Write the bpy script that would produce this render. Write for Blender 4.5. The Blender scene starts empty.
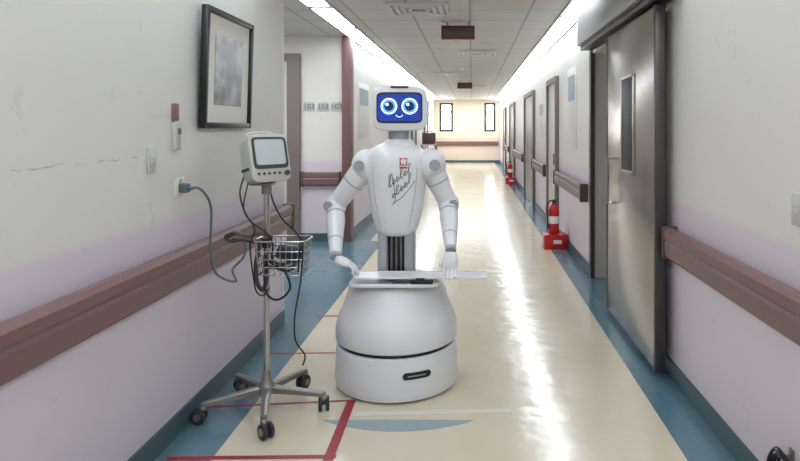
import bpy, bmesh, math, random
from mathutils import Vector, Matrix, Euler
random.seed(4)
scene = bpy.context.scene
H = 1.45

# ---------------------------------------------------------------- materials
def srgb(r, g, b):
    def f(c):
        c /= 255.0
        return c/12.92 if c <= 0.04045 else ((c+0.055)/1.055)**2.4
    return (f(r), f(g), f(b), 1.0)

def mat(name, col, rough=0.5, metal=0.0, noise=0.0, nscale=20.0, emit=None, estr=0.0, coat=0.0, bump=0.0):
    m = bpy.data.materials.new(name); m.use_nodes = True
    nt = m.node_tree; b = nt.nodes["Principled BSDF"]
    c = srgb(*col)
    b.inputs["Base Color"].default_value = c
    b.inputs["Roughness"].default_value = rough
    b.inputs["Metallic"].default_value = metal
    b.inputs["Coat Weight"].default_value = coat
    if noise > 0 or bump > 0:
        tc = nt.nodes.new("ShaderNodeNewGeometry")
        n = nt.nodes.new("ShaderNodeTexNoise"); n.inputs["Scale"].default_value = nscale
        n.inputs["Detail"].default_value = 4
        nt.links.new(tc.outputs["Position"], n.inputs["Vector"])
        if noise > 0:
            r = nt.nodes.new("ShaderNodeMix"); r.data_type = 'RGBA'
            r.inputs[6].default_value = tuple(x*(1-noise) for x in c[:3])+(1,)
            r.inputs[7].default_value = tuple(min(1, x*(1+noise)) for x in c[:3])+(1,)
            nt.links.new(n.outputs["Fac"], r.inputs[0])
            nt.links.new(r.outputs[2], b.inputs["Base Color"])
        if bump > 0:
            bp = nt.nodes.new("ShaderNodeBump"); bp.inputs["Strength"].default_value = bump
            bp.inputs["Distance"].default_value = 0.01
            nt.links.new(n.outputs["Fac"], bp.inputs["Height"])
            nt.links.new(bp.outputs["Normal"], b.inputs["Normal"])
    if emit:
        b.inputs["Emission Color"].default_value = srgb(*emit)
        b.inputs["Emission Strength"].default_value = estr
    return m

class NT:
    def __init__(s, name):
        s.m = bpy.data.materials.new(name); s.m.use_nodes = True
        s.nt = s.m.node_tree; s.b = s.nt.nodes["Principled BSDF"]
        g = s.nt.nodes.new("ShaderNodeNewGeometry"); s.pos = g.outputs["Position"]
        sp = s.nt.nodes.new("ShaderNodeSeparateXYZ"); s.link(s.pos, sp.inputs[0])
        s.x, s.y, s.z = sp.outputs
    def link(s, a, b): s.nt.links.new(a, b)
    def math(s, op, a, b=None, c=None):
        n = s.nt.nodes.new("ShaderNodeMath"); n.operation = op
        for i, v in enumerate((a, b, c)):
            if v is None: continue
            if isinstance(v, (int, float)): n.inputs[i].default_value = v
            else: s.link(v, n.inputs[i])
        return n.outputs[0]
    def step(s, v, lo, hi):
        n = s.nt.nodes.new("ShaderNodeMapRange"); n.interpolation_type = 'SMOOTHSTEP'
        s.link(v, n.inputs[0]); n.inputs[1].default_value = lo; n.inputs[2].default_value = hi
        return n.outputs[0]
    def noise(s, scale, detail=3, vec=None):
        n = s.nt.nodes.new("ShaderNodeTexNoise"); n.inputs["Scale"].default_value = scale
        n.inputs["Detail"].default_value = detail
        s.link(vec or s.pos, n.inputs["Vector"]); return n.outputs["Fac"]
    def mix(s, f, a, b):
        n = s.nt.nodes.new("ShaderNodeMix"); n.data_type = 'RGBA'
        if isinstance(f, (int, float)): n.inputs[0].default_value = f
        else: s.link(f, n.inputs[0])
        for i, v in ((6, a), (7, b)):
            if isinstance(v, tuple): n.inputs[i].default_value = v
            else: s.link(v, n.inputs[i])
        return n.outputs[2]

def wall_mat(name, upper, lower, scratch=False):
    t = NT(name)
    n = t.noise(1.3, 3)
    f = t.step(t.z, 0.995, 1.055)
    c = t.mix(f, srgb(*lower), srgb(*upper))
    c = t.mix(t.math('MULTIPLY', n, 0.12), c, srgb(175, 168, 165))
    n2 = t.noise(9, 6)
    sc = t.math('MULTIPLY', t.step(n2, 0.66, 0.72), 0.10)
    c = t.mix(sc, c, srgb(120, 105, 95))
    if scratch:
        wob = t.math('MULTIPLY', t.math('SUBTRACT', t.noise(5, 4), 0.5), 0.05)
        d = t.math('ABSOLUTE', t.math('SUBTRACT', t.math('ADD', t.z, wob), 1.322))
        line = t.math('SUBTRACT', 1.0, t.step(d, 0.001, 0.004))
        line = t.math('MULTIPLY', line, t.step(t.noise(14, 5), 0.45, 0.6))
        line = t.math('MULTIPLY', line, t.math('LESS_THAN', t.y, 2.65))
        c = t.mix(t.math('MULTIPLY', line, 0.45), c, srgb(105, 92, 88))
    t.link(c, t.b.inputs["Base Color"])
    t.b.inputs["Roughness"].default_value = 0.45
    return t.m

M = {}
M['wall'] = wall_mat('wall_paint_two_tone', (215, 214, 209), (208, 198, 211), True)
M['wallr'] = wall_mat('wall_paint_two_tone_b', (221, 218, 211), (214, 203, 212))
M['wallend'] = wall_mat('wall_paint_cream', (228, 220, 200), (222, 208, 192))
M['base'] = mat('baseboard_vinyl', (66, 90, 100), 0.4, noise=0.1)
M['rail'] = mat('rail_vinyl_brown', (118, 89, 87), 0.42, noise=0.06, nscale=6)
M['raild'] = mat('rail_vinyl_dark', (88, 62, 60), 0.45)
M['brown'] = mat('pillar_brown', (112, 80, 76), 0.5)
M['steeld'] = mat('steel_dark', (78, 73, 72), 0.4, 0.5)
M['steell'] = mat('header_grey', (140, 139, 138), 0.4, 0.4)
M['chrome'] = mat('chrome', (190, 188, 184), 0.22, 0.9)
M['greymetal'] = mat('grey_metal', (140, 136, 132), 0.35, 0.7)
M['robot'] = mat('robot_white', (222, 223, 226), 0.34, coat=0.2, noise=0.01)
M['robotg'] = mat('robot_grey', (160, 163, 168), 0.35)
M['black'] = mat('black_plastic', (18, 18, 20), 0.35)
M['rubber'] = mat('rubber', (48, 48, 52), 0.7)
M['dark'] = mat('dark_grey', (50, 51, 55), 0.5)
M['screen'] = mat('robot_screen_blue', (22, 50, 130), 0.15, emit=(24, 60, 165), estr=0.55)
M['eyew'] = mat('eye_white', (235, 245, 255), 0.4, emit=(225, 242, 255), estr=0.7)
M['eyeb'] = mat('eye_blue', (80, 160, 230), 0.4, emit=(80, 165, 240), estr=0.7)
M['eyed'] = mat('eye_navy', (12, 26, 80), 0.4, emit=(10, 25, 80), estr=0.3)
M['red'] = mat('red_paint', (185, 26, 28), 0.35)
M['redtape'] = mat('red_tape', (150, 34, 46), 0.4, noise=0.15, nscale=30)
M['maroon'] = mat('maroon', (92, 28, 34), 0.4)
M['paper'] = mat('paper', (225, 223, 215), 0.7)
M['white'] = mat('white_plastic', (216, 212, 204), 0.4)
M['casing'] = mat('monitor_casing', (186, 186, 182), 0.45)
M['mscreen'] = mat('monitor_screen', (150, 158, 160), 0.15, emit=(180, 188, 190), estr=0.35)
M['cabgrey'] = mat('cable_grey', (85, 98, 104), 0.5)
M['hose'] = mat('hose_brown', (100, 88, 82), 0.6)
M['ink'] = mat('ink', (40, 40, 48), 0.6)
M['inkg'] = mat('ink_grey', (95, 92, 98), 0.6)
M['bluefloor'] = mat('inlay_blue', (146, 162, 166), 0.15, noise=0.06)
M['palefloor'] = mat('pale_band', (212, 208, 196), 0.15)
M['light'] = mat('diffuser', (250, 250, 250), 0.5, emit=(236, 245, 255), estr=11.5)
M['wframe'] = mat('window_frame', (45, 42, 42), 0.5)
M['door'] = mat('door_leaf', (200, 196, 188), 0.45, noise=0.04)
M['frameg'] = mat('door_frame_grey', (116, 106, 102), 0.45)
M['tagred'] = mat('tag_red', (128, 92, 90), 0.5)
M['cuff'] = mat('cuff_navy', (50, 56, 72), 0.8)
M['bluegrey'] = mat('blue_grey_print', (170, 180, 188), 0.6)

# brushed steel: fine vertical grain
t = NT('brushed_steel')
cb = t.nt.nodes.new("ShaderNodeCombineXYZ")
t.link(t.math('MULTIPLY', t.x, 90.0), cb.inputs[0]); t.link(t.math('MULTIPLY', t.y, 90.0), cb.inputs[1]); t.link(t.math('MULTIPLY', t.z, 1.2), cb.inputs[2])
g1 = t.noise(1.0, 4, cb.outputs[0]); g2 = t.noise(1.1, 2)
c = t.mix(g1, srgb(150, 144, 138), srgb(196, 190, 184))
c = t.mix(t.math('MULTIPLY', g2, .4), c, srgb(150, 140, 130))
t.link(c, t.b.inputs["Base Color"])
t.b.inputs["Metallic"].default_value = 0.92
t.link(t.math('ADD', t.math('MULTIPLY', g1, .10), .20), t.b.inputs["Roughness"])
M['steel'] = t.m

t = NT('framed_print')
n = t.noise(7, 5)
c = t.mix(t.step(n, 0.35, 0.65), srgb(128, 130, 134), srgb(186, 187, 188))
t.link(c, t.b.inputs["Base Color"]); t.b.inputs["Roughness"].default_value = 0.25
M['art'] = t.m

# floor
t = NT('floor_vinyl')
n1 = t.noise(2.0, 3); n2 = t.noise(60, 3)
cream = t.mix(n1, srgb(204, 194, 170), srgb(214, 205, 184))
cream = t.mix(t.math('MULTIPLY', n2, 0.2), cream, srgb(194, 181, 154))
teal = t.mix(n2, srgb(78, 110, 124), srgb(92, 124, 138))
far = t.math('GREATER_THAN', t.y, 7.96)
edgeL = t.math('SUBTRACT', -1.14, t.math('MULTIPLY', far, 0.17))
isL = t.math('LESS_THAN', t.x, edgeL)
isR = t.math('GREATER_THAN', t.x, 0.94)
f = t.math('MAXIMUM', isL, isR)
c = t.mix(f, cream, teal)
t.link(c, t.b.inputs["Base Color"])
rr_ = t.math('ADD', t.math('MULTIPLY', n1, 0.14), 0.10)
t.link(rr_, t.b.inputs["Roughness"])
t.b.inputs["Specular IOR Level"].default_value = 0.8
bp = t.nt.nodes.new("ShaderNodeBump"); bp.inputs["Strength"].default_value = 0.24; bp.inputs["Distance"].default_value = 0.02
t.link(t.noise(5, 2), bp.inputs["Height"]); t.link(bp.outputs["Normal"], t.b.inputs["Normal"])
M['floor'] = t.m

# ceiling tiles
t = NT('ceiling_tiles')
def gridline(v, off):
    fr = t.math('FRACT', t.math('DIVIDE', t.math('ADD', v, off), 0.6))
    d = t.math('ABSOLUTE', t.math('SUBTRACT', fr, 0.5))
    return t.math('GREATER_THAN', d, 0.482)
g = t.math('MAXIMUM', gridline(t.x, 10.22), gridline(t.y, 10.0))
n = t.noise(1.7, 2); n2 = t.noise(70, 3)
c = t.mix(n, srgb(206, 203, 196), srgb(222, 220, 214))
c = t.mix(t.math('MULTIPLY', n2, 0.2), c, srgb(175, 170, 162))
c = t.mix(t.math('MULTIPLY', g, 0.6), c, srgb(130, 124, 116))
t.link(c, t.b.inputs["Base Color"]); t.b.inputs["Roughness"].default_value = 0.6
M['ceil'] = t.m

# ---------------------------------------------------------------- mesh builder
class MB:
    def __init__(s): s.bm = bmesh.new()
    def raw(s, verts, faces, m=0):
        vs = [s.bm.verts.new(v) for v in verts]
        for f in faces:
            try:
                fc = s.bm.faces.new([vs[i] for i in f]); fc.material_index = m
            except ValueError: pass
        return s
    def box(s, c, size, m=0, bevel=0.0, rot=None, seg=2):
        tb = bmesh.new(); bmesh.ops.create_cube(tb, size=1.0)
        for v in tb.verts: v.co = Vector((v.co.x*size[0], v.co.y*size[1], v.co.z*size[2]))
        if bevel > 0:
            bmesh.ops.bevel(tb, geom=tb.edges[:], offset=bevel, segments=seg, profile=0.5, affect='EDGES')
        R = Euler(rot).to_matrix() if rot else Matrix.Identity(3)
        for v in tb.verts: v.co = R @ v.co + Vector(c)
        s.merge(tb, m); return s
    def merge(s, tb, m):
        tb.verts.index_update()
        vs = [s.bm.verts.new(v.co) for v in tb.verts]
        for f in tb.faces:
            fc = s.bm.faces.new([vs[v.index] for v in f.verts]); fc.material_index = m
        tb.free()
    def rings(s, rings, m=0, cap0=True, cap1=True, closed=False):
        n = len(rings[0]); vv = [[s.bm.verts.new(p) for p in r] for r in rings]
        k = len(vv)
        for i in range(k if closed else k-1):
            a, b = vv[i], vv[(i+1) % k]
            for j in range(n):
                f = s.bm.faces.new((a[j], a[(j+1) % n], b[(j+1) % n], b[j])); f.material_index = m
        if not closed:
            if cap0: s.bm.faces.new(list(reversed(vv[0]))).material_index = m
            if cap1: s.bm.faces.new(vv[-1]).material_index = m
        return s
    def loft(s, secs, m=0, e=2.0, seg=48):
        R = []
        for q in secs:
            z, rx, ry = q[:3]; cx = q[3] if len(q) > 3 else 0; cy = q[4] if len(q) > 4 else 0
            r = []
            for i in range(seg):
                a = 2*math.pi*i/seg; ca, sa = math.cos(a), math.sin(a)
                r.append(Vector((cx+rx*math.copysign(abs(ca)**(2/e), ca), cy+ry*math.copysign(abs(sa)**(2/e), sa), z)))
            R.append(r)
        return s.rings(R, m)
    def tube(s, pts, rad, m=0, seg=12, closed=False, round_ends=False):
        pts = [Vector(p) for p in pts]
        if not hasattr(rad, '__len__'): rad = [rad]*len(pts)
        rad = list(rad)
        if round_ends:
            d0 = (pts[0]-pts[1]).normalized(); d1 = (pts[-1]-pts[-2]).normalized()
            P0, R0, P1, R1 = [], [], [], []
            for k in (80, 55, 30):
                a = math.radians(k)
                P0.append(pts[0]+d0*rad[0]*math.sin(a)); R0.append(rad[0]*math.cos(a))
                P1.insert(0, pts[-1]+d1*rad[-1]*math.sin(a)); R1.insert(0, rad[-1]*math.cos(a))
            pts = P0+pts+P1; rad = R0+rad+R1
        n = len(pts); R = []
        up = None
        for i in range(n):
            if closed: tn = (pts[(i+1) % n]-pts[i-1]).normalized()
            else: tn = (pts[min(i+1, n-1)]-pts[max(i-1, 0)]).normalized()
            if up is None:
                up = Vector((0, 0, 1)) if abs(tn.z) < 0.9 else Vector((1, 0, 0))
            u = (up-tn*up.dot(tn))
            u = u.normalized() if u.length > 1e-6 else tn.orthogonal().normalized()
            up = u; w = tn.cross(u)
            R.append([pts[i]+(u*math.cos(2*math.pi*j/seg)+w*math.sin(2*math.pi*j/seg))*rad[i] for j in range(seg)])
        return s.rings(R, m, closed=closed)
    def cyl(s, p0, p1, r, m=0, r1=None, seg=24):
        return s.tube([p0, p1], [r, r if r1 is None else r1], m, seg)
    def sphere(s, c, r, m=0, seg=24):
        tb = bmesh.new(); bmesh.ops.create_uvsphere(tb, u_segments=seg, v_segments=seg//2, radius=1)
        rr = r if hasattr(r, '__len__') else (r, r, r)
        for v in tb.verts: v.co = Vector((v.co.x*rr[0], v.co.y*rr[1], v.co.z*rr[2]))+Vector(c)
        s.merge(tb, m); return s
    def disc(s, c, r, th, m=0, axis='y', seg=32, rz=None):
        d = {'y': Vector((0, th/2, 0)), 'z': Vector((0, 0, th/2)), 'x': Vector((th/2, 0, 0))}[axis]
        return s.cyl(Vector(c)-d, Vector(c)+d, r, m, seg=seg)
    def obj(s, name, mats, parent=None, angle=35, label=None, flat=False):
        bmesh.ops.recalc_face_normals(s.bm, faces=s.bm.faces[:])
        me = bpy.data.meshes.new(name); s.bm.to_mesh(me); s.bm.free()
        if not isinstance(mats, (list, tuple)): mats = [mats]
        for m in mats: me.materials.append(M[m] if isinstance(m, str) else m)
        if not flat:
            me.polygons.foreach_set('use_smooth', [True]*len(me.polygons))
            me.set_sharp_from_angle(angle=math.radians(angle))
        o = bpy.data.objects.new(name, me); scene.collection.objects.link(o)
        if parent: o.parent = parent
        if label: o["label"] = label
        return o

def spline(pts, n=10, closed=False):
    pts = [Vector(p) for p in pts]; out = []
    k = len(pts)
    for i in range(k if closed else k-1):
        if closed: p0, p1, p2, p3 = pts[i-1], pts[i], pts[(i+1) % k], pts[(i+2) % k]
        else: p0, p1, p2, p3 = pts[max(i-1, 0)], pts[i], pts[i+1], pts[min(i+2, k-1)]
        for j in range(n):
            u = j/n
            out.append(0.5*((2*p1)+(p2-p0)*u+(2*p0-5*p1+4*p2-p3)*u*u+(3*p1-p0-3*p2+p3)*u**3))
    if not closed: out.append(pts[-1])
    return out

def thing(name, loc, label, cat, rz=0.0, group=None):
    e = bpy.data.objects.new(name, None); e.empty_display_size = 0.1
    e.location = loc; e.rotation_euler = (0, 0, rz); scene.collection.objects.link(e)
    e["label"] = label; e["category"] = cat
    if group: e["group"] = group
    return e

def tag(o, label, cat, group=None, loc=None):
    o["label"] = label; o["category"] = cat
    if group: o["group"] = group
    if loc: o.location = loc
    return o

def struct(name, boxes, mats, label, cat, bevel=0.0):
    b = MB()
    for bx in boxes:
        (x0, x1), (y0, y1), (z0, z1) = bx[:3]
        b.box(((x0+x1)/2, (y0+y1)/2, (z0+z1)/2), (x1-x0, y1-y0, z1-z0), bx[3] if len(bx) > 3 else 0, bevel)
    o = b.obj(name, mats, flat=(bevel == 0))
    o["kind"] = "structure"; o["label"] = label; o["category"] = cat
    return o

def copy_tree(root, loc, rz=None):
    r = root.copy(); r.location = loc
    if rz is not None: r.rotation_euler = (0, 0, rz)
    scene.collection.objects.link(r)
    def rec(src, dst):
        for ch in list(src.children):
            c = ch.copy(); c.parent = dst; scene.collection.objects.link(c); rec(ch, c)
    rec(root, r)
    return r

# ---------------------------------------------------------------- the room
XL, XL2, XR, YE, ZC, YB = -1.40, -1.60, 1.164, 26.0, 2.63, -2.5
struct('floor', [((-4.0, 1.9), (YB, YE), (-0.1, 0))], 'floor', "glossy cream vinyl floor with teal borders along both walls", "floor")
struct('ceiling', [((-4.0, 1.9), (YB, YE), (ZC, ZC+0.1))], 'ceil', "suspended ceiling of square mineral tiles", "ceiling")
struct('wall_left', [((XL-0.15, XL), (YB, 4.6), (0, ZC)), ((-4.0, XL-0.15), (4.45, 4.6), (0, ZC))], 'wall', "cream over lavender painted corridor wall with scratches", "wall")
struct('wall_alcove_end', [((-4.1, -4.0), (4.45, 8.0), (0, ZC))], 'wallr', "painted wall closing the side opening", "wall")
struct('wall_alcove', [((-4.0, XL2-0.001), (7.96, 8.1), (0, ZC))], 'wallr', "cream and lavender wall across the side opening", "wall")
struct('wall_left_far', [((XL2-0.15, XL2), (8.1, YE), (0, ZC))], 'wallr', "cream and lavender corridor wall beyond the side opening", "wall")
struct('wall_right', [((XR, XR+0.14), (YB, 4.3), (0, ZC)), ((XR, XR+0.14), (6.02, YE), (0, ZC)), ((XR, XR+0.14), (4.3, 6.02), (2.17, ZC)),
                      ((XR+0.14, 1.9), (4.16, 4.3), (0, ZC)), ((XR+0.14, 1.9), (6.02, 6.16), (0, ZC)), ((1.8, 1.9), (4.3, 6.02), (0, ZC))],
       'wallr', "cream over lavender painted corridor wall with doorway", "wall")
W1 = (-1.36, -0.80); W2 = (0.52, 0.98); wz = (1.30, 2.50)
struct('wall_end', [((-1.75, W1[0]), (YE, YE+0.15), (0, ZC)), ((W1[1], W2[0]), (YE, YE+0.15), (0, ZC)), ((W2[1], 1.3), (YE, YE+0.15), (0, ZC)),
                    ((W1[0], W1[1]), (YE, YE+0.15), (0, wz[0])), ((W1[0], W1[1]), (YE, YE+0.15), (wz[1], ZC)),
                    ((W2[0], W2[1]), (YE, YE+0.15), (0, wz[0])), ((W2[0], W2[1]), (YE, YE+0.15), (wz[1], ZC))],
       'wallend', "warm cream wall closing the corridor, with two windows", "wall")
struct('wall_back', [((-1.55, 1.31), (YB-0.1, YB), (0, ZC))], 'wallr', "cream and lavender wall closing the corridor", "wall")
for i, w in enumerate((W1, W2)):
    x0, x1 = w; z0, z1 = wz; tt = 0.09
    struct('window_%d' % (i+1), [((x0, x0+tt), (YE, YE+0.1), (z0, z1)), ((x1-tt, x1), (YE, YE+0.1), (z0, z1)),
           ((x0+tt, x1-tt), (YE, YE+0.1), (z0, z0+tt)), ((x0+tt, x1-tt), (YE, YE+0.1), (z1-tt, z1)),
           ((x0+tt, x1-tt), (YE+0.02, YE+0.07), ((z0+z1)/2+0.2, (z0+z1)/2+0.26))], 'wframe', "dark-framed window with bright daylight outside", "window")
bh = 0.10
struct('baseboard_left', [((XL, XL+0.012), (YB, 4.6), (0, bh))], 'base', "dark teal vinyl skirting", "baseboard")
struct('baseboard_alcove', [((-4.0, XL2), (7.945, 7.96), (0, bh))], 'base', "dark teal vinyl skirting", "baseboard")
struct('baseboard_left_far', [((XL2, XL2+0.012), (8.1, YE), (0, bh))], 'base', "dark teal vinyl skirting", "baseboard")
struct('baseboard_right', [((XR-0.012, XR), (YB, 4.3), (0, bh)), ((XR-0.012, XR), (6.02, YE), (0, bh))], 'base', "dark teal vinyl skirting", "baseboard")
struct('baseboard_end', [((XL2, XR), (YE-0.012, YE), (0, bh))], 'base', "dark skirting", "baseboard")
struct('trim_1', [((XL2-0.06, XL2+0.05), (7.90, 8.14), (0, ZC))], 'brown', "brown corner guard running floor to ceiling", "corner guard", 0.008)
struct('trim_2', [((XL-0.02, XL+0.004), (4.56, 4.604), (0.1, ZC))], 'wallr', "painted wall corner bead", "trim")
struct('door_2', [((-2.62, -2.50), (7.93, 7.96), (0, 2.36)), ((-2.36, -2.20), (7.90, 7.96), (0, 2.40)), ((-3.3, -2.36), (7.92, 7.96), (2.30, 2.40)), ((-3.3, -2.36), (7.94, 7.96), (0, 2.30), 1)],
       ['frameg', 'door'], "brown-grey framed door in the side opening", "door")
def wall_door(i, side, y0, y1, top=2.15, leaf='door', fr='frameg'):
    X = XR if side > 0 else XL2
    def xr(d0, d1): return (X-d1, X-d0) if side > 0 else (X+d0, X+d1)
    struct('door_%d' % i, [(xr(0, .05), (y0, y0+0.08), (0, top)), (xr(0, .05), (y1-0.08, y1), (0, top)), (xr(0, .05), (y0+0.08, y1-0.08), (top-0.08, top)),
                           (xr(0, .02), (y0+0.08, y1-0.08), (0, top-0.08), 1), (xr(.02, .06), (y0+0.14, y0+0.18), (0.95, 1.1), 2)],
           [fr, leaf, 'chrome'], "pale door in a grey-brown frame", "door")
wall_door(3, 1, 8.3, 9.35, leaf='door')
wall_door(4, 1, 11.4, 13.4, leaf='steell')
wall_door(5, 1, 16.6, 18.6, leaf='steell')
wall_door(6, 1, 21.0, 22.5)
wall_door(7, -1, 11.9, 13.1)
wall_door(8, -1, 16.2, 17.4)
wall_door(9, -1, 20.5, 22.0)
struct('trim_3', [((XR-0.02, XR+0.02), (5.98, 6.06), (0, 2.2)), ((XR+0.02, XR+0.14), (6.0, 6.02), (0, 2.17), 1)], ['steeld', 'door'], "steel door jamb", "door jamb")
b = MB()
b.box((1.085, 4.235, 1.10), (0.045, 1.29, 2.12), 0, 0.006)
b.box((1.085, 3.592, 1.10), (0.058, 0.03, 2.13), 1, 0.004)
b.box((1.085, 4.878, 1.10), (0.052, 0.02, 2.13), 1, 0.004)
d1 = b.obj('door_1', ['steel', 'steeld']); d1["kind"] = "structure"; d1["label"] = "brushed steel sliding door hanging from an overhead track, partly open"; d1["category"] = "door"
b = MB(); b.box((1.060, 4.22, 1.475), (0.006, 0.30, 0.62), 0, 0.002)
b.obj('door_window', 'dark', d1)
b = MB()
for (cy, cz, sy, sz) in ((4.06, 1.475, 0.025, 0.67), (4.38, 1.475, 0.025, 0.67), (4.22, 1.80, 0.345, 0.025), (4.22, 1.15, 0.345, 0.025)):
    b.box((1.058, cy, cz), (0.014, sy, sz), 0, 0.003)
b.obj('window_frame', 'steel', d1)
b = MB(); b.tube([(1.06, 4.72, 0.88), (1.03, 4.72, 0.88), (1.03, 4.72, 1.22), (1.06, 4.72, 1.22)], 0.011, 0, 10)
b.obj('handle', 'chrome', d1)
b = MB(); b.box((1.082, 4.65, 2.37), (0.164, 2.5, 0.29), 0, 0.008); b.box((1.09, 4.65, 2.205), (0.12, 2.5, 0.04), 1, 0.003)
tr = b.obj('trim_4', ['steell', 'steeld']); tr["kind"] = "structure"; tr["label"] = "grey metal track housing above the sliding door"; tr["category"] = "door track"

# ---------------------------------------------------------------- handrails
def rail(side, X, y0, y1, along='y', label="brown vinyl crash handrail fixed to the corridor wall"):
    prof = [(0.02, 0.715), (0.055, 0.712), (0.075, 0.730), (0.078, 0.80), (0.072, 0.815), (0.080, 0.83), (0.080, 0.868), (0.060, 0.885), (0.03, 0.885), (0.02, 0.87)]
    L = y1-y0
    e = MB(); R = []
    for yy in (0, L):
        if along == 'y': R.append([Vector((-side*d, yy, z)) for d, z in prof])
        else: R.append([Vector((yy, -d, z)) for d, z in prof])
    e.rings(R)
    loc = (X, y0, 0) if along == 'y' else (y0, X, 0)
    o = thing('handrail', loc, label, "handrail")
    e.obj('rail_cover', 'rail', o, angle=20)
    for yy in (0.0, L):
        e = MB()
        s2 = 0.012 if yy == 0 else -0.012
        if along == 'y': e.box((-side*0.044, yy+s2, 0.80), (0.085, 0.03, 0.185), 0, 0.008)
        else: e.box((yy+s2, -0.044, 0.80), (0.03, 0.085, 0.185), 0, 0.008)
        e.obj('end_cap', 'raild', o)
    k = min(5, max(2, int(L/0.9)))
    for i in range(k):
        e = MB()
        yy = (i+0.5)*L/k
        if along == 'y': e.box((-side*0.014, yy, 0.80), (0.028, 0.06, 0.11), 0, 0.003)
        else: e.box((yy, -0.014, 0.80), (0.06, 0.028, 0.11), 0, 0.003)
        e.obj('bracket', 'raild', o)
    return o
rail(-1, XL, -2.3, 4.6)
rail(1, XR, -2.3, 3.53)
rail(1, XR, 6.2, 8.25)
rail(1, XR, 9.45, 11.3)
rail(1, XR, 13.5, 16.5)
rail(1, XR, 18.7, 20.9)
rail(-1, XL2, 8.2, 11.8)
rail(-1, XL2, 13.2, 16.1)
rail(-1, XL2, 17.5, 20.4)
rail(1, 7.96, -2.18, -1.68, 'x', "brown crash handrail on the wall across the side opening")
rail(1, YE-0.0, -1.5, 1.1, 'x', "brown crash handrail on the end wall")

# ---------------------------------------------------------------- ceiling lights
def make_light(loc):
    o = thing('ceiling_light', loc, "long recessed fluorescent ceiling light with white diffuser", "ceiling light", group="ceiling strip lights")
    b = MB(); b.box((0, 0, -0.006), (0.25, 1.26, 0.012)); b.obj('housing', 'steell', o, flat=True)
    b = MB(); b.box((0, 0, -0.014), (0.20, 1.14, 0.008)); b.obj('diffuser', 'light', o, flat=True)
    return o
first = None
locs = []
y = YB+0.7
while y < YE-0.6:
    locs.append((1.03, y, ZC))
    if y < 3.9: locs.append((-1.26, y, ZC))
    y += 1.28
y = 5.35
while y < YE-0.6:
    locs.append((-1.465, y, ZC)); y += 1.28
for l in locs:
    if first is None: first = make_light(l)
    else: copy_tree(first, l)

def vent(loc, first=[None]):
    if first[0]: copy_tree(first[0], loc); return
    o = thing('air_diffuser', loc, "square white louvred ceiling air diffuser", "air vent", group="ceiling air diffusers")
    b = MB()
    for k in range(4):
        s = 0.56-0.13*k
        for dx, dy, sx, sy in ((0, s/2, s, 0.035), (0, -s/2, s, 0.035), (s/2, 0, 0.035, s), (-s/2, 0, 0.035, s)):
            b.box((dx, dy, -0.012-0.002*k), (sx, sy, 0.014))
    b.obj('louvre', 'white', o, flat=True)
    b = MB(); b.box((0, 0, -0.004), (0.5, 0.5, 0.006)); b.obj('duct', 'robotg', o, flat=True)
    first[0] = o
for l in ((-0.52, 6.1, ZC), (0.08, 9.7, ZC), (-0.52, 13.3, ZC), (0.08, 17.5, ZC)): vent(l)

def detector(loc, first=[None]):
    if first[0]: copy_tree(first[0], loc); return
    o = thing('smoke_detector', loc, "small round white ceiling smoke detector", "smoke detector", group="ceiling smoke detectors")
    b = MB(); b.loft([(0, .06, .06), (-.02, .06, .06), (-.035, .04, .04), (-.05, .035, .035)]); b.obj('body', 'white', o)
    first[0] = o
for l in ((-0.18, 8.4, ZC), (-0.2, 12.0, ZC)): detector(l)

def signbox(loc, lab="dark maroon rectangular sign box hanging from the ceiling"):
    o = thing('sign_box', loc, lab, "hanging sign")
    b = MB(); b.box((0, 0, -0.12), (0.37, 0.08, 0.15), 0, 0.006); b.obj('housing', 'maroon', o)
    b = MB(); b.box((0, -0.042, -0.12), (0.31, 0.006, 0.095), 0, 0.002); b.obj('face', 'raild', o)
    for sx in (-.12, .12):
        b = MB(); b.cyl((sx, 0, -0.048), (sx, 0, 0), 0.008); b.obj('hanger', 'greymetal', o)
    return o
signbox((-0.155, 6.9, ZC))
signbox((-0.18, 15.5, ZC), lab="small dark maroon sign box hanging far down the corridor")

# ---------------------------------------------------------------- left wall fittings
p = thing('framed_picture', (XL+0.012, 3.47, 1.45), "black-framed grey print with wide white mount on the wall", "picture")
b = MB(); w, h, th = 0.66, 0.63, 0.035
tilt = 0.03
for (cy, cz, sy, sz) in ((-(w-0.03)/2, h/2, 0.03, h), ((w-0.03)/2, h/2, 0.03, h), (0, 0.015, w-0.06, 0.03), (0, h-0.015, w-0.06, 0.03)):
    b.box((th/2, cy, cz), (th, sy, sz), 0, 0.003)
b.box((0.006, 0, h/2), (0.008, w-0.04, h-0.04), 0)
f = b.obj('frame', 'black', p)
b = MB(); b.box((0.014, 0, h/2), (0.006, w-0.06, h-0.06)); b.obj('mount', 'paper', p, flat=True)
b = MB(); b.box((0.019, 0, h/2), (0.004, w-0.28, h-0.25)); b.obj('print', M['art'], p, flat=True)
p.rotation_euler = (0, tilt, 0)

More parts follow.
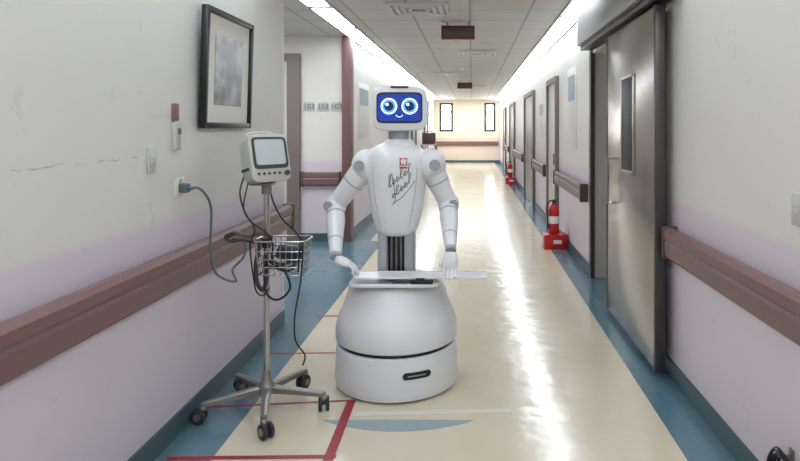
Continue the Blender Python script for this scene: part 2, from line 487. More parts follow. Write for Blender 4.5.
o = thing('wall_handset', (XL, 2.91, 1.345), "slim grey wall holder with a dull red tag", "wall fitting")
b = MB(); b.box((0.012, 0, 0.065), (0.024, 0.05, 0.13), 0, 0.005); b.obj('holder', 'casing', o)
b = MB(); b.box((0.008, 0, 0.18), (0.016, 0.045, 0.08), 0, 0.003); b.obj('tag', 'tagred', o)
b = MB(); b.box((0.028, 0, 0.09), (0.010, 0.022, 0.03), 0, 0.004); b.obj('button', 'tagred', o)
def switch(loc, sgn=1):
    o = thing('light_switch', loc, "cream plastic wall switch plate", "switch")
    b = MB(); b.box((sgn*0.005, 0, 0), (0.010, 0.065, 0.12), 0, 0.003); b.obj('plate', 'casing', o)
    b = MB(); b.box((sgn*0.013, 0, 0), (0.008, 0.025, 0.04), 0, 0.002); b.obj('rocker', 'casing', o)
switch((XL, 2.70, 1.31)); switch((XR, 2.21, 1.16), -1)
o = thing('wall_socket', (XL, 2.95, 1.17), "white wall socket with a plug pushed in", "wall socket")
b = MB(); b.box((0.006, 0, 0), (0.012, 0.09, 0.09), 0, 0.003); b.obj('plate', 'white', o)
b = MB(); b.box((0.013, 0.0, 0.03), (0.006, 0.02, 0.02), 0, 0.002); b.obj('switch', 'casing', o)

def text_mesh(body, size, name, m, parent, loc, rot, ext=0.001):
    cu = bpy.data.curves.new(name, 'FONT'); cu.body = body; cu.size = size; cu.extrude = ext
    cu.align_x = 'CENTER'; cu.align_y = 'CENTER'
    tmp = bpy.data.objects.new(name+'_tmp', cu); scene.collection.objects.link(tmp)
    bpy.context.view_layer.update()
    me = bpy.data.meshes.new_from_object(tmp.evaluated_get(bpy.context.evaluated_depsgraph_get()))
    bpy.data.objects.remove(tmp)
    me.materials.clear(); me.materials.append(M[m])
    o = bpy.data.objects.new(name, me); scene.collection.objects.link(o)
    o.parent = parent; o.location = loc; o.rotation_euler = rot
    return o
for i, xx in enumerate((-2.09, -1.91, -1.735)):
    o = thing('number_sign', (xx, 7.96, 1.725), "small room number plate reading 103", "sign", group="room number plates")
    b = MB(); b.box((0, -0.004, 0), (0.15, 0.008, 0.12), 0, 0.002); b.obj('plate', 'casing', o)
    text_mesh("103", 0.095, 'lettering', 'inkg', o, (0, -0.010, 0), (math.pi/2, 0, 0))

def poster(name, x, sgn, y0, y1, z0, z1, cols, lab):
    o = thing(name, (x, (y0+y1)/2, (z0+z1)/2), lab, "poster")
    b = MB(); b.box((sgn*0.004, 0, 0), (0.008, y1-y0, z1-z0), 0, 0.002); b.obj('sheet', cols[0], o)
    b = MB(); b.box((sgn*0.010, 0, (z1-z0)*0.25), (0.004, (y1-y0)*0.8, (z1-z0)*0.3)); b.obj('picture_block', cols[1], o, flat=True)
poster('poster', XR, -1, 6.9, 7.5, 1.2, 2.15, ('paper', 'bluegrey'), "tall white notice with grey-blue picture on the wall")
poster('poster', XL2, 1, 8.7, 9.6, 1.3, 2.1, ('paper', 'bluegrey'), "white notice board sheet on the wall")
poster('poster', XR, -1, 10.0, 10.7, 1.3, 1.9, ('paper', 'bluegrey'), "small white notice on the wall")

# ---------------------------------------------------------------- floor markings
def floormark(name, pts, m, lab, z=0.0, th=0.0015):
    b = MB(); n = len(pts)
    cx = sum(p[0] for p in pts)/n; cy = sum(p[1] for p in pts)/n
    b.rings([[Vector((px-cx, py-cy, 0.0002)) for px, py in pts], [Vector((px-cx, py-cy, th)) for px, py in pts]])
    o = b.obj(name, m, flat=True); o.location = (cx, cy, z)
    tag(o, lab, "floor marking"); return o
def strip(x0, y0, x1, y1, w, m='redtape', lab="strip of red tape stuck on the floor", z=0.0):
    d = Vector((x1-x0, y1-y0)).normalized(); n = Vector((-d.y, d.x))*w/2
    floormark('floor_tape', [(x0+n.x, y0+n.y), (x1+n.x, y1+n.y), (x1-n.x, y1-n.y), (x0-n.x, y0-n.y)], m, lab, z)
strip(-0.64, 3.30, -0.628, 2.70, 0.045, z=0.0015)
strip(-1.34, 2.72, -0.60, 2.735, 0.03)
strip(-1.37, 3.22, -0.63, 3.30, 0.018)
strip(-1.37, 3.98, -0.86, 4.0, 0.018)
strip(-1.20, 4.78, -0.97, 4.78, 0.025)
strip(-0.60, 3.14, 0.20, 3.18, 0.05, 'palefloor', "faint pale band on the floor")  # pale strip laid flat across the cream floor
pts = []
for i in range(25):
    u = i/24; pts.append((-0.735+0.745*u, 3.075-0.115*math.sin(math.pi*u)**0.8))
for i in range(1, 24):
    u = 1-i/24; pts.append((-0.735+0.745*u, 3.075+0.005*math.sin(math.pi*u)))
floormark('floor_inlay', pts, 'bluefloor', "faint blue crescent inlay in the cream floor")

# ---------------------------------------------------------------- fire extinguishers
def extinguisher(loc):
    o = thing('fire_extinguisher', loc, "red fire extinguisher with black hose standing on a red floor box", "fire extinguisher", group="corridor fire extinguishers")
    b = MB(); b.loft([(0.0, .06, .06), (.02, .07, .07), (.36, .07, .07), (.41, .055, .055), (.44, .028, .028), (.47, .025, .025)]); b.obj('cylinder', 'red', o)
    b = MB(); b.loft([(0.16, .0712, .0712), (0.27, .0712, .0712)]); b.obj('label_sticker', 'paper', o)
    b = MB(); b.cyl((0, 0, .47), (0, 0, .50), .022, 0); b.box((0.02, -0.02, .52), (.11, .02, .014), 0, .003, rot=(0, -.25, .5)); b.box((0.02, -0.02, .495), (.09, .02, .012), 0, .003, rot=(0, .15, .5)); b.obj('valve_lever', 'black', o)
    b = MB(); b.tube(spline([(0, -.02, .49), (-.06, -.05, .50), (-.10, -.05, .40), (-.09, -.05, .25), (-.085, -.04, .14)]), .010, 0, 8); b.cyl((-.085, -.04, .16), (-.083, -.04, .09), .014, r1=.02); b.obj('hose', 'black', o)
    o.scale = (.9, .9, .80)
    return o
def exbox(loc):
    o = thing('extinguisher_box', loc, "low red floor box carrying a fire extinguisher", "floor box", group="red floor boxes")
    b = MB()
    b.box((0, 0, .085), (.27, .22, .17), 0, .006)
    b.box((0, 0, .006), (.28, .23, .012), 0, .002); b.box((0, 0, .165), (.28, .23, .014), 0, .003)
    b.obj('box_shell', 'red', o)
    b = MB(); b.box((0.02, -.1115, .09), (.10, .003, .045)); b.obj('label_sticker', 'paper', o, flat=True)
    return o
eb = exbox((1.0, 7.5, 0)); ex = extinguisher((0.99, 7.5, .1725))
copy_tree(eb, (1.0, 16.1, 0)); copy_tree(ex, (0.99, 16.1, .1725))

# ---------------------------------------------------------------- robot
RX, RY = -0.433, 3.58
RB = thing('service_robot', (RX, RY, 0), "white humanoid service robot, blue screen face, round wheeled base", "robot")
R0 = 0.347
b = MB()
b.loft([(.010, .332, .332), (.014, .342, .342), (.05, .350, .350), (.12, .348, .348), (.20, .345, .345), (.228, .341, .341), (.236, .33, .33)], seg=96)
sk = b.obj('base_skirt', 'robot', RB)
b = MB(); b.loft([(.234, .322, .322), (.256, .322, .322)], seg=96); b.obj('base_seam', 'black', RB)
b = MB(); b.loft([(.0, .25, .25), (.012, .27, .27)], seg=64); b.obj('drive_wheel_unit', 'rubber', RB)
b = MB()
prof = [(.254, .330), (.262, .343), (.30, .347), (.35, .343), (.40, .327), (.44, .308), (.48, .293), (.52, .280), (.555, .266), (.578, .250), (.588, .23), (.592, .20)]
b.loft([(z, r, r) for z, r in prof], seg=96)
dome = b.obj('base_shell', 'robot', RB, angle=50)
b = MB(); b.loft([(.590, .165, .15), (.606, .160, .145), (.612, .150, .135)], e=3, seg=64); b.obj('deck_plinth', 'robot', RB)
b = MB()
def slab(z, g, hx_=.245, hy_=.115, cx=.01, cy=-.165, e=.35):
    r_ = []
    for i in range(64):
        a = 2*math.pi*i/64; ca, sa = math.cos(a), math.sin(a)
        x = hx_*(1-g)*math.copysign(abs(ca)**e, ca); yv = hy_*(1-g*1.5)*math.copysign(abs(sa)**e, sa)
        r_.append(Vector((x+cx, cy+yv, z)))
    return r_
b.rings([slab(.596, .04), slab(.600, 0), slab(.612, 0), slab(.616, .02), slab(.616, .07), slab(.611, .09)])
b.obj('deck_panel', 'robot', RB, angle=30)
def cylpatch(b, x0, x1, z0, z1, R, m=0, th=.003):
    rz = (z1-z0)/2; cz = (z0+z1)/2
    def P(x, z, r): return Vector((x, -math.sqrt(max(r*r-x*x, 0)), z))
    N = 24; A = []; B = []
    for i in range(N+1):
        x = x0+(x1-x0)*i/N
        dx = max(0, (x0+rz)-x, x-(x1-rz)); hz = math.sqrt(max(rz*rz-dx*dx, 1e-8))
        A.append((x, cz-hz)); B.append((x, cz+hz))
    outer = [P(x, z, R+th) for x, z in A]+[P(x, z, R+th) for x, z in reversed(B)]
    inner = [P(x, z, R-.004) for x, z in A]+[P(x, z, R-.004) for x, z in reversed(B)]
    n = len(outer); vo = [b.bm.verts.new(v) for v in outer]; vi = [b.bm.verts.new(v) for v in inner]
    for i in range(n):
        f = b.bm.faces.new((vo[i], vo[(i+1) % n], vi[(i+1) % n], vi[i])); f.material_index = m
    for i in range(N):
        f = b.bm.faces.new((vo[i], vo[i+1], vo[n-2-i], vo[n-1-i])); f.material_index = m
b = MB(); cylpatch(b, .070, .215, .130, .166, .348)
cylpatch(b, .095, .190, .1455, .1505, .348, m=1, th=.0045)
b.obj('name_slot', ['black', 'robotg'], RB)
b = MB(); b.box((-.075, 0, .735), (.055, .15, .27), 0, .015, seg=3); b.box((.075, 0, .735), (.055, .15, .27), 0, .015, seg=3); b.box((0, .03, .735), (.11, .08, .27), 0, .004)
b.obj('lift_column', 'robotg', RB)
b = MB(); b.box((0, -.015, .735), (.094, .02, .265), 0, .002)
for i in (-1, 0, 1): b.cyl((i*.028, -.03, .60), (i*.028, -.03, .86), .007, 1, seg=12)
b.obj('column_slot', ['black', 'greymetal'], RB)
TS = [(.838, .075, .080), (.844, .098, .095), (.872, .118, .114), (.93, .136, .128), (1.0, .150, .137), (1.1, .163, .142), (1.2, .176, .144), (1.27, .178, .140), (1.315, .160, .125), (1.345, .124, .10), (1.362, .08, .075)]
def interp(z):
    for i in range(len(TS)-1):
        if TS[i][0] <= z <= TS[i+1][0]:
            u = (z-TS[i][0])/(TS[i+1][0]-TS[i][0])
            return [TS[i][k]+(TS[i+1][k]-TS[i][k])*u for k in (1, 2)]
    return TS[-1][1:3]
secs = spline([Vector(s) for s in TS], 4)
TE = 2.25
b = MB(); b.loft([(s[0], s[1], s[2]) for s in secs], e=TE, seg=72)
torso = b.obj('torso', 'robot', RB, angle=60)
def ty(x, z, off=.002):
    rx, ry = interp(z); return -ry*(1-min(.99, abs(x/rx))**TE)**(1/TE)-off
for sx in (-1, 1):
    b = MB(); pts = []
    for i in range(13):
        z = .89+.35*i/12; x = sx*(.078+.045*math.sin(i/12*1.6)); pts.append((x, ty(x, z, -.0005), z))
    b.tube(pts, .0022, 0, 6)
    b.obj('panel_seam', 'robotg', torso)
b = MB()
ex0, ez0 = .052, 1.262; s = .021
def quad(b, x0, x1, z0, z1, off, m=0):
    b.raw([(x0, ty(x0, z0, off), z0), (x1, ty(x1, z0, off), z0), (x1, ty(x1, z1, off), z1), (x0, ty(x0, z1, off), z1)], [(0, 1, 2, 3)], m)
quad(b, ex0-s, ex0+s, ez0-s, ez0+s, .003)
for (a0, a1, c0, c1) in ((-.6, -.2, -.7, .7), (.15, .55, .1, .7), (.15, .75, -.7, -.35), (-.2, .55, -.05, .15)):
    quad(b, ex0+a0*s, ex0+a1*s, ez0+c0*s, ez0+c1*s, .0045, 1)
quad(b, ex0-s, ex0+s, ez0-s-.016, ez0-s-.007, .003)
b.obj('chest_emblem', ['red', 'robot'], torso, flat=True)
b = MB()
def write(pts, n=8, r=.0017):
    P = spline([(x, 0, z) for x, z in pts], n)
    b.tube([(q.x, ty(q.x, q.z, .0015), q.z) for q in P], r, 0, 6)
def cursive(x0, z0, dx, dz, amps, w):
    pts = []
    for i, a in enumerate(amps):
        bx = x0+dx*i; bz = z0+dz*i
        pts += [(bx, bz), (bx+w*.9, bz+a), (bx+w*.2, bz+a*.95), (bx+w*.45, bz-.004)]
    write(pts)
cursive(-.030, 1.125, .021, .016, (.060, .022, .02, .055, .02, .045), .016)
cursive(-.010, 1.065, .022, .020, (.02, .045, .02, .02, .05), .016)
write([(-.012, 1.20), (.0, 1.13), (.008, 1.05), (-.01, 1.02)])
write([(-.005, 1.035), (.05, 1.07), (.115, 1.155)])
b.obj('signature', 'ink', torso)
b = MB(); b.loft([(1.35, .062, .06, .01, 0), (1.38, .055, .055, .015, 0), (1.44, .05, .05, .02, 0)], seg=40); b.obj('neck', 'robotg', RB)
b = MB(); b.loft([(1.345, .095, .085, .01, 0), (1.37, .088, .08, .012, 0), (1.385, .07, .065, .014, 0)], seg=40); b.obj('collar', 'robot', RB)
hx, hz = .026, 1.560
def hring(y, rx, rz, e=5, seg=64, dz=0):
    r = []
    for i in range(seg):
        a = 2*math.pi*i/seg; ca, sa = math.cos(a), math.sin(a)
        r.append(Vector((hx+rx*math.copysign(abs(ca)**(2/e), ca), y, hz+dz+rz*math.copysign(abs(sa)**(2/e), sa))))
    return r
b = MB()
b.rings([hring(.115, .06, .05), hring(.11, .10, .08), hring(.09, .128, .10), hring(.04, .145, .118), hring(-.03, .152, .125), hring(-.085, .154, .127), hring(-.098, .150, .123), hring(-.102, .143, .116)])
head = b.obj('head', 'robot', RB, angle=50)
b = MB(); b.rings([hring(-.098, .130, .088, 8, dz=.004), hring(-.105, .129, .087, 8, dz=.004)]); b.obj('screen_bezel', 'black', head)
b = MB(); b.rings([hring(-.104, .122, .077, 9, dz=.004), hring(-.1075, .121, .076, 9, dz=.004)]); scr = b.obj('face_screen', 'screen', head)
ycur = -.108
for ex_ in (-.058, .058):
    b = MB()
    b.disc((hx+ex_, ycur-.001, hz+.012), .046, .002, 0, seg=40)
    b.disc((hx+ex_, ycur-.003, hz+.012), .037, .002, 1, seg=40)
    b.disc((hx+ex_, ycur-.005, hz+.012), .026, .002, 2, seg=40)
    b.disc((hx+ex_-.010, ycur-.007, hz+.022), .009, .002, 0, seg=20)
    b.obj('eye', ['eyew', 'eyeb', 'eyed'], head)
b = MB(); b.tube([(hx+.018*math.cos(a), ycur-.002, hz-.036+.012*math.sin(a)) for a in [math.pi+math.pi*i/12 for i in range(13)]], .0025, 0, 8); b.obj('mouth', 'eyew', head)
b = MB(); b.box((hx, -.09, hz+.120), (.10, .035, .012), 0, .004); b.obj('camera_bar', 'black', head)
for sx in (-1, 1):
    b = MB(); b.cyl((hx+sx*.148, -.0, hz), (hx+sx*.158, 0, hz), .045, seg=32)
    b.obj('ear_disc', 'robot', head)
def arm(sx, S, E, W, hand_dir):
    S, E, W = Vector(S), Vector(E), Vector(W)
    b = MB()
    b.sphere(S, (.090, .092, .094), 0, 32)
    b.tube([S*0.85+E*0.15, S*.6+E*.4, S*.3+E*.7, E], [.072, .066, .058, .052], 0, 28, round_ends=True)
    root = b.obj('arm', 'robot', RB, angle=60)
    b = MB(); b.sphere(E+Vector((0, 0, -.005)), (.062, .066, .072), 0, 28); b.obj('elbow_joint', 'robot', root)
    d = (E-S).normalized(); d2 = (W-E).normalized()
    for (c, n, rad, hw) in ((S.lerp(E, .42), d, .0670, .004), (E.lerp(W, .22), d2, .0520, .006), (E.lerp(W, .72), d2, .0415, .003), (E+Vector((sx*.03, -.060, .0)), Vector((sx*.3, -1, 0)).normalized(), .028, .009), (S+Vector((sx*.03, -.082, 0)), Vector((sx*.3, -1, 0)).normalized(), .032, .008)):
        b = MB(); b.tube([c-n*hw, c+n*hw], rad, 0, 32); b.obj('joint_ring', 'robotg', root)
    b = MB(); b.tube([E.lerp(W, .05), E.lerp(W, .2), E.lerp(W, .35), E.lerp(W, .7), E.lerp(W, .95)], [.046, .051, .053, .041, .032], 0, 28, round_ends=True); b.obj('forearm', 'robot', root, angle=60)
    b = MB(); b.cyl(E.lerp(W, .93), W+d2*.015, .029, 0, seg=24); b.obj('wrist', 'robotg', root)
    hd = Vector(hand_dir).normalized()
    side = hd.cross(Vector((0, -1, 0))).normalized()
    if abs(hd.x) > .7: side = Vector((0, -1, 0)); side = (side-hd*side.dot(hd)).normalized()
    nrm = side.cross(hd).normalized()
    b = MB(); P0 = W+d2*.022; P1 = P0+hd*.08
    R = []
    for u, wx, wy in ((0, .024, .018), (.2, .036, .022), (.6, .043, .021), (1.0, .040, .015)):
        c = P0.lerp(P1, u)
        R.append([c+side*wx*math.copysign(abs(math.cos(a))**.7, math.cos(a))+nrm*wy*math.copysign(abs(math.sin(a))**.7, math.sin(a)) for a in [2*math.pi*i/24 for i in range(24)]])
    b.rings(R); b.obj('hand', 'robot', root, angle=60)
    if abs(hd.x) > .7: curl = nrm if nrm.z < 0 else -nrm
    else: curl = -nrm if nrm.y > 0 else nrm
    for i, L in enumerate((.062, .074, .070, .052)):
        o0 = P1+side*(-.030+.020*i)-hd*.008
        pts = [o0, o0+hd*L*.45+curl*.004, o0+hd*L*.8+curl*.018, o0+hd*L*.95+curl*.036]
        b = MB(); b.tube(spline(pts, 4), [.0092-.0002*k for k in range(13)], 0, 12, round_ends=True)
        b.obj('finger', 'robot', root, angle=60)
    sd = side if (side.z > 0 or side.x*(-sx) > 0) else -side
    t0 = P0.lerp(P1, .3)+sd*.030
    b = MB(); b.tube(spline([t0, t0+sd*.018+hd*.022+curl*.008, t0+sd*.020+hd*.045+curl*.018], 4), .010, 0, 12, round_ends=True); b.obj('thumb', 'robot', root, angle=60)
    return root
arm(-1, (-.172, 0, 1.235), (-.365, .05, 1.00), (-.300, -.25, .765), (.93, .0, -.36))
arm(1, (.192, .0, 1.240), (.295, .05, 1.01), (.318, -.25, .800), (-.05, -.30, -1))
for x0, x1, z0, z1 in ((-.10, -.17, 1.25, 1.235), (.10, .19, 1.255, 1.24)):
    b = MB(); b.tube([(x0, 0, z0), (x1, 0, z1)], [.074, .078], 0, 32); b.obj('shoulder_mount', 'robot', RB, angle=50)

b = MB()
def tr_(z, g): return slab(z, g, .365, .080, .0, .0, .18)
b.rings([tr_(0.0, .01), tr_(.002, 0), tr_(.006, 0), tr_(.008, .005), tr_(.008, .014), tr_(.005, .020)])
tray = b.obj('serving_tray', 'robot', None, angle=30)
tag(tray, "thin flat white tray under the robot's hands at its waist", "tray", loc=(RX+.155, RY-.175, .6385))
b = MB(); b.box((0, 0, .0), (.06, .05, .024), 0, .004); ts = b.obj('tray_support', 'robotg', RB); ts.location = (.0, -.165, .626)

o = thing('handheld_scanner', (RX+.165, RY-.262, .6165), "black handheld device with a cable lying on the robot's deck", "handheld device")
b = MB(); b.box((0, 0, .010), (.12, .030, .020), 0, .005); b.box((-.01, 0, .024), (.05, .022, .012), 0, .004); b.obj('body', 'black', o)
b = MB(); b.tube(spline([(-.055, 0, .008), (-.09, -.004, .005), (-.12, .003, .005), (-.16, -.003, .005)]), .004, 0, 8); b.obj('cable', 'black', o)

# ---------------------------------------------------------------- monitor stand
MX, MY = -1.06, 3.20
MS = thing('patient_monitor_stand', (MX, MY, 0), "chrome wheeled pole stand carrying a patient monitor and wire basket", "medical stand")
b = MB(); b.cyl((0, 0, .10), (0, 0, 1.16), .0155, 0, seg=24); b.cyl((0, 0, .72), (0, 0, .74), .021, 0); b.cyl((0, 0, .60), (0, 0, .615), .019, 0); b.obj('pole', 'chrome', MS)
b = MB(); b.loft([(.085, .035, .035), (.09, .05, .05), (.125, .045, .045), (.15, .025, .025), (.20, .02, .02)], seg=32); hub = b.obj('hub', 'greymetal', MS)
r = .305
for k, deg in enumerate((286, 354, 66, 138, 210)):
    a = math.radians(deg); dx, dy = math.cos(a), math.sin(a)
    b = MB(); R = []
    for u, w_, h_, z_ in ((.1, .024, .018, .108), (.5, .020, .015, .102), (1.0, .016, .011, .092)):
        c = Vector((dx*r*u, dy*r*u, z_)); sd = Vector((-dy, dx, 0))
        R.append([c+sd*w_-Vector((0, 0, h_)), c+sd*w_+Vector((0, 0, h_*.6)), c+sd*w_*.5+Vector((0, 0, h_)), c-sd*w_*.5+Vector((0, 0, h_)), c-sd*w_+Vector((0, 0, h_*.6)), c-sd*w_-Vector((0, 0, h_))])
    b.rings(R); b.obj('base_leg', 'greymetal', MS, angle=30)
    c = Vector((dx*r, dy*r, 0)); ca = a+.6+k*1.3; ux, uy = math.cos(ca), math.sin(ca); sdv = Vector((-uy, ux, 0)); fw = Vector((ux, uy, 0))*.018
    b = MB(); b.cyl(c+Vector((0, 0, .066)), c+Vector((0, 0, .098)), .010, 0, seg=16)
    b.tube([c+fw+Vector((0, 0, .036))+fw*(-.2), c+fw*.4+Vector((0, 0, .060)), c+Vector((0, 0, .072))], [.010, .014, .018], 0, 12, round_ends=True)
    cs = b.obj('caster', 'greymetal', MS)
    for s_ in (-1, 1):
        b = MB()
        wc = c+fw+Vector((0, 0, .036)); b.tube([wc+sdv*s_*.009, wc+sdv*s_*.012, wc+sdv*s_*.024, wc+sdv*s_*.027], [.033, .036, .036, .030], 0, 28)
        b.tube([wc+sdv*s_*.0265, wc+sdv*s_*.0285], .018, 1, 20)
        b.obj('wheel', ['rubber', 'greymetal'], cs)
MR = Euler((0.0, 0, math.radians(52))).to_matrix()
tiltm = Euler((math.radians(-13), 0, 0)).to_matrix()
mc = Vector((-.025, 0, 1.283))
def mp(v): return mc+MR @ (tiltm @ Vector(v))
def mring(y, wx, wz, e=7, cz=0):
    r_ = []
    for i in range(48):
        a = 2*math.pi*i/48; ca, sa = math.cos(a), math.sin(a)
        r_.append(mp((wx*math.copysign(abs(ca)**(2/e), ca), y, cz+wz*math.copysign(abs(sa)**(2/e), sa))))
    return r_
b = MB()
b.rings([mring(.040, .085, .095), mring(.035, .096, .108), mring(.01, .104, .118), mring(-.05, .110, .121), mring(-.062, .114, .124), mring(-.075, .113, .123), mring(-.080, .107, .117)])
mon = b.obj('patient_monitor', 'casing', MS, angle=40)
b = MB(); b.rings([mring(-.079, .100, .082, 10, .024), mring(-.083, .099, .081, 10, .024)]); b.obj('screen_bezel', 'dark', mon)
b = MB(); b.rings([mring(-.082, .086, .066, 12, .028), mring(-.0845, .085, .065, 12, .028)])
b.obj('screen', 'mscreen', mon)
for i in range(5):
    b = MB(); b.cyl(mp((-.08+i*.03, -.078, -.082)), mp((-.08+i*.03, -.084, -.082)), .007, 0, seg=16); b.obj('button', 'dark', mon)
b = MB(); b.cyl(mp((.082, -.078, -.084)), mp((.082, -.094, -.084)), .013, 0, seg=20); b.obj('knob', 'dark', mon)
b = MB(); b.tube(spline([mp((-.075, -.01, .105)), mp((-.070, -.01, .134)), mp((0, -.01, .142)), mp((.070, -.01, .134)), mp((.075, -.01, .105))]), .008, 0, 12); b.obj('carry_handle', 'casing', mon)
for i in range(3):
    b = MB(); b.cyl(mp((-.100, -.04+.022*i, -.05)), mp((-.116, -.04+.022*i, -.05)), .008, 0, seg=14); b.obj('connector_port', 'dark', mon)
b = MB(); b.box((-.02, 0, 1.162), (.11, .09, .012), 0, .003); b.cyl((0, 0, 1.11), (0, 0, 1.160), .026, 0); b.box((0, -.03, 1.13), (.02, .03, .02), 0, .004); b.obj('mounting_plate', 'greymetal', MS)
bc = Vector((.10, -.04, 0)); hw, hd_ = .13, .085
b = MB()
def rr(z, sx, sy, n=6):
    P = []
    rad = .03
    for (cx, cy, a0) in ((sx-rad, sy-rad, 0), (-sx+rad, sy-rad, 90), (-sx+rad, -sy+rad, 180), (sx-rad, -sy+rad, 270)):
        for i in range(n+1):
            a = math.radians(a0+90*i/n); P.append(bc+Vector((cx+rad*math.cos(a), cy+rad*math.sin(a), z)))
    return P
zs = [.715, .755, .795, .835, .885]
for i, z in enumerate(zs):
    f = .86+.14*i/4
    b.tube(rr(z, hw*f, hd_*f), .0044 if i == 4 else .0026, 0, 8, closed=True)
Ntop = rr(.885, hw, hd_, 6); Nbot = rr(.715, hw*.86, hd_*.86, 6)
def resample(P, n):
    L = [0]
    Q = P+[P[0]]
    for i in range(len(P)): L.append(L[-1]+(Q[i+1]-Q[i]).length)
    out = []
    for k in range(n):
        s_ = L[-1]*k/n
        for i in range(len(P)):
            if L[i] <= s_ <= L[i+1]:
                out.append(Q[i].lerp(Q[i+1], (s_-L[i])/max(1e-6, L[i+1]-L[i]))); break
    return out
A = resample(Ntop, 26); Bq = resample(Nbot, 26)
for p_, q_ in zip(A, Bq): b.tube([p_, q_], .0024, 0, 6)
for i in range(7):
    xx = -hw*.8+hw*1.6*i/6; b.tube([bc+Vector((xx, -hd_*.84, .715)), bc+Vector((xx, hd_*.84, .715))], .0024, 0, 6)
bk = b.obj('wire_basket', 'chrome', MS)
b = MB(); b.box((0, -.005, .86), (.05, .045, .05), 0, .006); b.box((-.03, -.01, .86), (.05, .015, .015), 0, .004); b.obj('basket_clamp', 'dark', MS)
for k in range(3):
    b = MB(); pts = []
    for i in range(16):
        a = 2*math.pi*i/16; pts.append(bc+Vector((-.02+.02*k+.075*math.cos(a), .05*math.sin(a), .745+.018*k+.015*math.sin(2*a+k))))
    b.tube(spline(pts, 3, True), .006, 0, 8, closed=True)
    b.obj('coiled_sensor_cable', 'black', bk)
b = MB(); b.box(bc+Vector((.03, .0, .81)), (.13, .05, .07), 0, .015, rot=(.2, .3, .4)); b.obj('pressure_cuff', 'cuff', bk)
b = MB(); b.tube(spline([(-.19, -.03, .895), (-.14, -.04, .915), (-.08, -.04, .90), (-.02, -.04, .915), (.04, -.05, .90)]), .012, 0, 10, round_ends=True); b.obj('air_hose', 'hose', MS)
b = MB(); b.tube(spline([(-.17, -.02, .875), (-.10, -.05, .88), (-.03, -.05, .87), (.03, -.06, .875)]), .009, 0, 10, round_ends=True); b.obj('air_hose', 'dark', MS)
b = MB(); b.tube(spline([(-.15, -.05, .92), (-.19, -.06, .90), (-.16, -.06, .875), (-.10, -.06, .885)]), .007, 0, 8, round_ends=True); b.obj('air_hose', 'dark', MS)
def cable(name, pts, r=.0045, m='black', parent=MS):
    b = MB(); b.tube(spline(pts, 10), r, 0, 8, round_ends=True); return b.obj(name, m, parent)
cable('sensor_cable', [(-.09, -.06, 1.22), (-.10, -.10, 1.12), (-.06, -.10, 1.00), (.02, -.09, .93), (.05, -.06, .87), (.04, -.05, .78)])
cable('sensor_cable', [(-.06, -.08, 1.20), (-.07, -.13, 1.05), (-.02, -.12, .95), (-.05, -.10, .86), (-.04, -.08, .70), (-.03, -.06, .62), (0, -.05, .60), (.03, -.05, .64)], .004)
cable('sensor_cable', [(.01, .02, 1.18), (.03, .0, 1.08), (.10, -.06, .99), (.17, -.08, .93), (.20, -.06, .86), (.16, -.05, .78)])
cable('sensor_cable', [(.20, -.13, .74), (.21, -.14, .87), (.225, -.14, .86), (.215, -.14, .70), (.185, -.14, .52), (.19, -.14, .40), (.235, -.14, .33), (.225, -.14, .28)], .004)
cable('sensor_cable', [(.12, -.11, .76), (.16, -.13, .66), (.10, -.13, .60), (.04, -.12, .63), (.02, -.10, .74)], .006)
cable('sensor_cable', [(-.02, -.05, .85), (-.035, -.06, .75), (-.025, -.06, .66), (.0, -.05, .63), (.015, -.04, .70), (.01, -.04, .80)], .011, 'dark')
sock = Vector((XL+.012, 2.95, 1.165))-Vector((MX, MY, 0))
pc = cable('power_cable', [sock+Vector((.045, 0, 0)), sock+Vector((.09, .02, -.01)), sock+Vector((.125, .05, -.10)), sock+Vector((.11, .08, -.30)), sock+Vector((.13, .10, -.43)), sock+Vector((.21, .14, -.48)), (-.14, -.09, .74), (-.09, -.08, .80), (-.09, -.06, .86), (-.12, -.05, .89)], .006, 'cabgrey')
b = MB(); b.box(sock+Vector((.022, 0, 0)), (.042, .045, .045), 0, .008, seg=3); b.cyl(sock+Vector((.04, 0, 0)), sock+Vector((.065, 0, -.002)), .010, 0, r1=.006); b.obj('power_plug', 'cabgrey', MS)

# ---------------------------------------------------------------- far trolley
o = thing('equipment_trolley', (-1.22, 17.6, 0), "small grey metal trolley with shelves by the wall", "trolley")
b = MB()
for dx in (-.2, .2):
    for dy in (-.25, .25): b.cyl((dx, dy, .07), (dx, dy, 1.0), .014, 0, seg=12)
b.obj('frame', 'chrome', o)
for z in (.2, .6, .98):
    b = MB(); b.box((0, 0, z), (.44, .54, .03), 0, .006); b.obj('shelf', 'casing', o)
for dx in (-.2, .2):
    for dy in (-.25, .25):
        b = MB(); b.cyl((dx-.012, dy, .035), (dx+.012, dy, .035), .035, 0, seg=20); b.obj('wheel', 'rubber', o)
o = thing('equipment_box', (-1.22, 17.6, .996), "dark equipment case on the trolley", "case")
b = MB(); b.box((0, 0, .16), (.36, .4, .32), 0, .02, seg=3); b.obj('case_body', 'raild', o)
b = MB(); b.tube([(-.08, -.0, .31), (-.08, 0, .36), (.08, 0, .36), (.08, 0, .31)], .01, 0, 8); b.obj('handle', 'black', o)

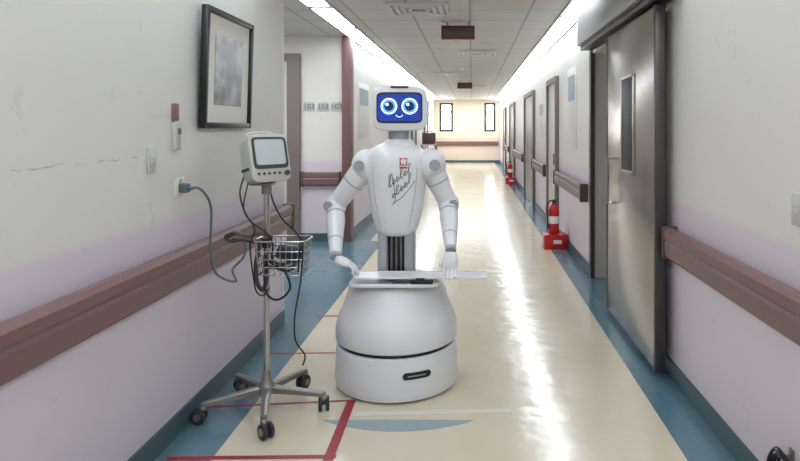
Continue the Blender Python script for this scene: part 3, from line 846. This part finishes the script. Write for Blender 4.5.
o = thing('coiled_cable', (XR, 2.25, .24), "black cable coiled on a small wall hook", "cable")
for k in range(4):
    b = MB(); pts = []
    for i in range(14):
        a = 2*math.pi*i/14; pts.append((-.025-.008*k, (.055+.01*k)*math.cos(a), -.05+(.06+.008*k)*math.sin(a)+.01*math.sin(3*a+k)))
    b.tube(spline(pts, 3, True), .006, 0, 8, closed=True)
    b.obj('cable_loop', 'black', o)
b = MB(); b.tube([(0, 0, .02), (-.05, 0, .02), (-.06, 0, .045)], .006, 0, 8); b.box((-.004, 0, .02), (.008, .03, .05), 0, .002); b.obj('hook', 'greymetal', o)

# ---------------------------------------------------------------- lighting / world / camera
w = bpy.data.worlds.new("World"); scene.world = w; w.use_nodes = True
bg = w.node_tree.nodes["Background"]; bg.inputs[0].default_value = (0.95, 0.98, 1.0, 1); bg.inputs[1].default_value = 16.0
def area(name, loc, rot, sx, sy, e, col=(1, 1, 1)):
    l = bpy.data.lights.new(name, 'AREA'); l.shape = 'RECTANGLE'; l.size = sx; l.size_y = sy; l.energy = e; l.color = col
    o = bpy.data.objects.new(name, l); o.location = loc; o.rotation_euler = rot; scene.collection.objects.link(o)
    o["label"] = "soft area light below the ceiling, without a fixture"; o["category"] = "light"
    return o
area('alcove_area_light', (-2.8, 6.3, 2.58), (0, 0, 0), 1.0, 1.0, 45)  # area light under the alcove ceiling, no fixture modelled
area('lobby_fill_light', (-0.2, 24.0, 2.58), (0, 0, 0), 1.2, 2.5, 60, (1, .99, .97))  # added fill that brightens the far end, no fixture there
area('corridor_fill_light', (-0.1, 0.3, 2.58), (0, 0, 0), 0.6, 1.2, 15, (.94, .97, 1))  # added fill for the near corridor, not a modelled lamp

cam = bpy.data.cameras.new('camera'); co = bpy.data.objects.new('camera', cam); scene.collection.objects.link(co)
co.location = (0, 0, H); co.rotation_euler = (math.pi/2, 0, 0)
cam.sensor_width = 36; cam.lens = 36*620/800
cam.shift_x = -72/800; cam.shift_y = -102.5/800
cam.clip_start = 0.05
scene.camera = co
scene.view_settings.view_transform = 'Standard'
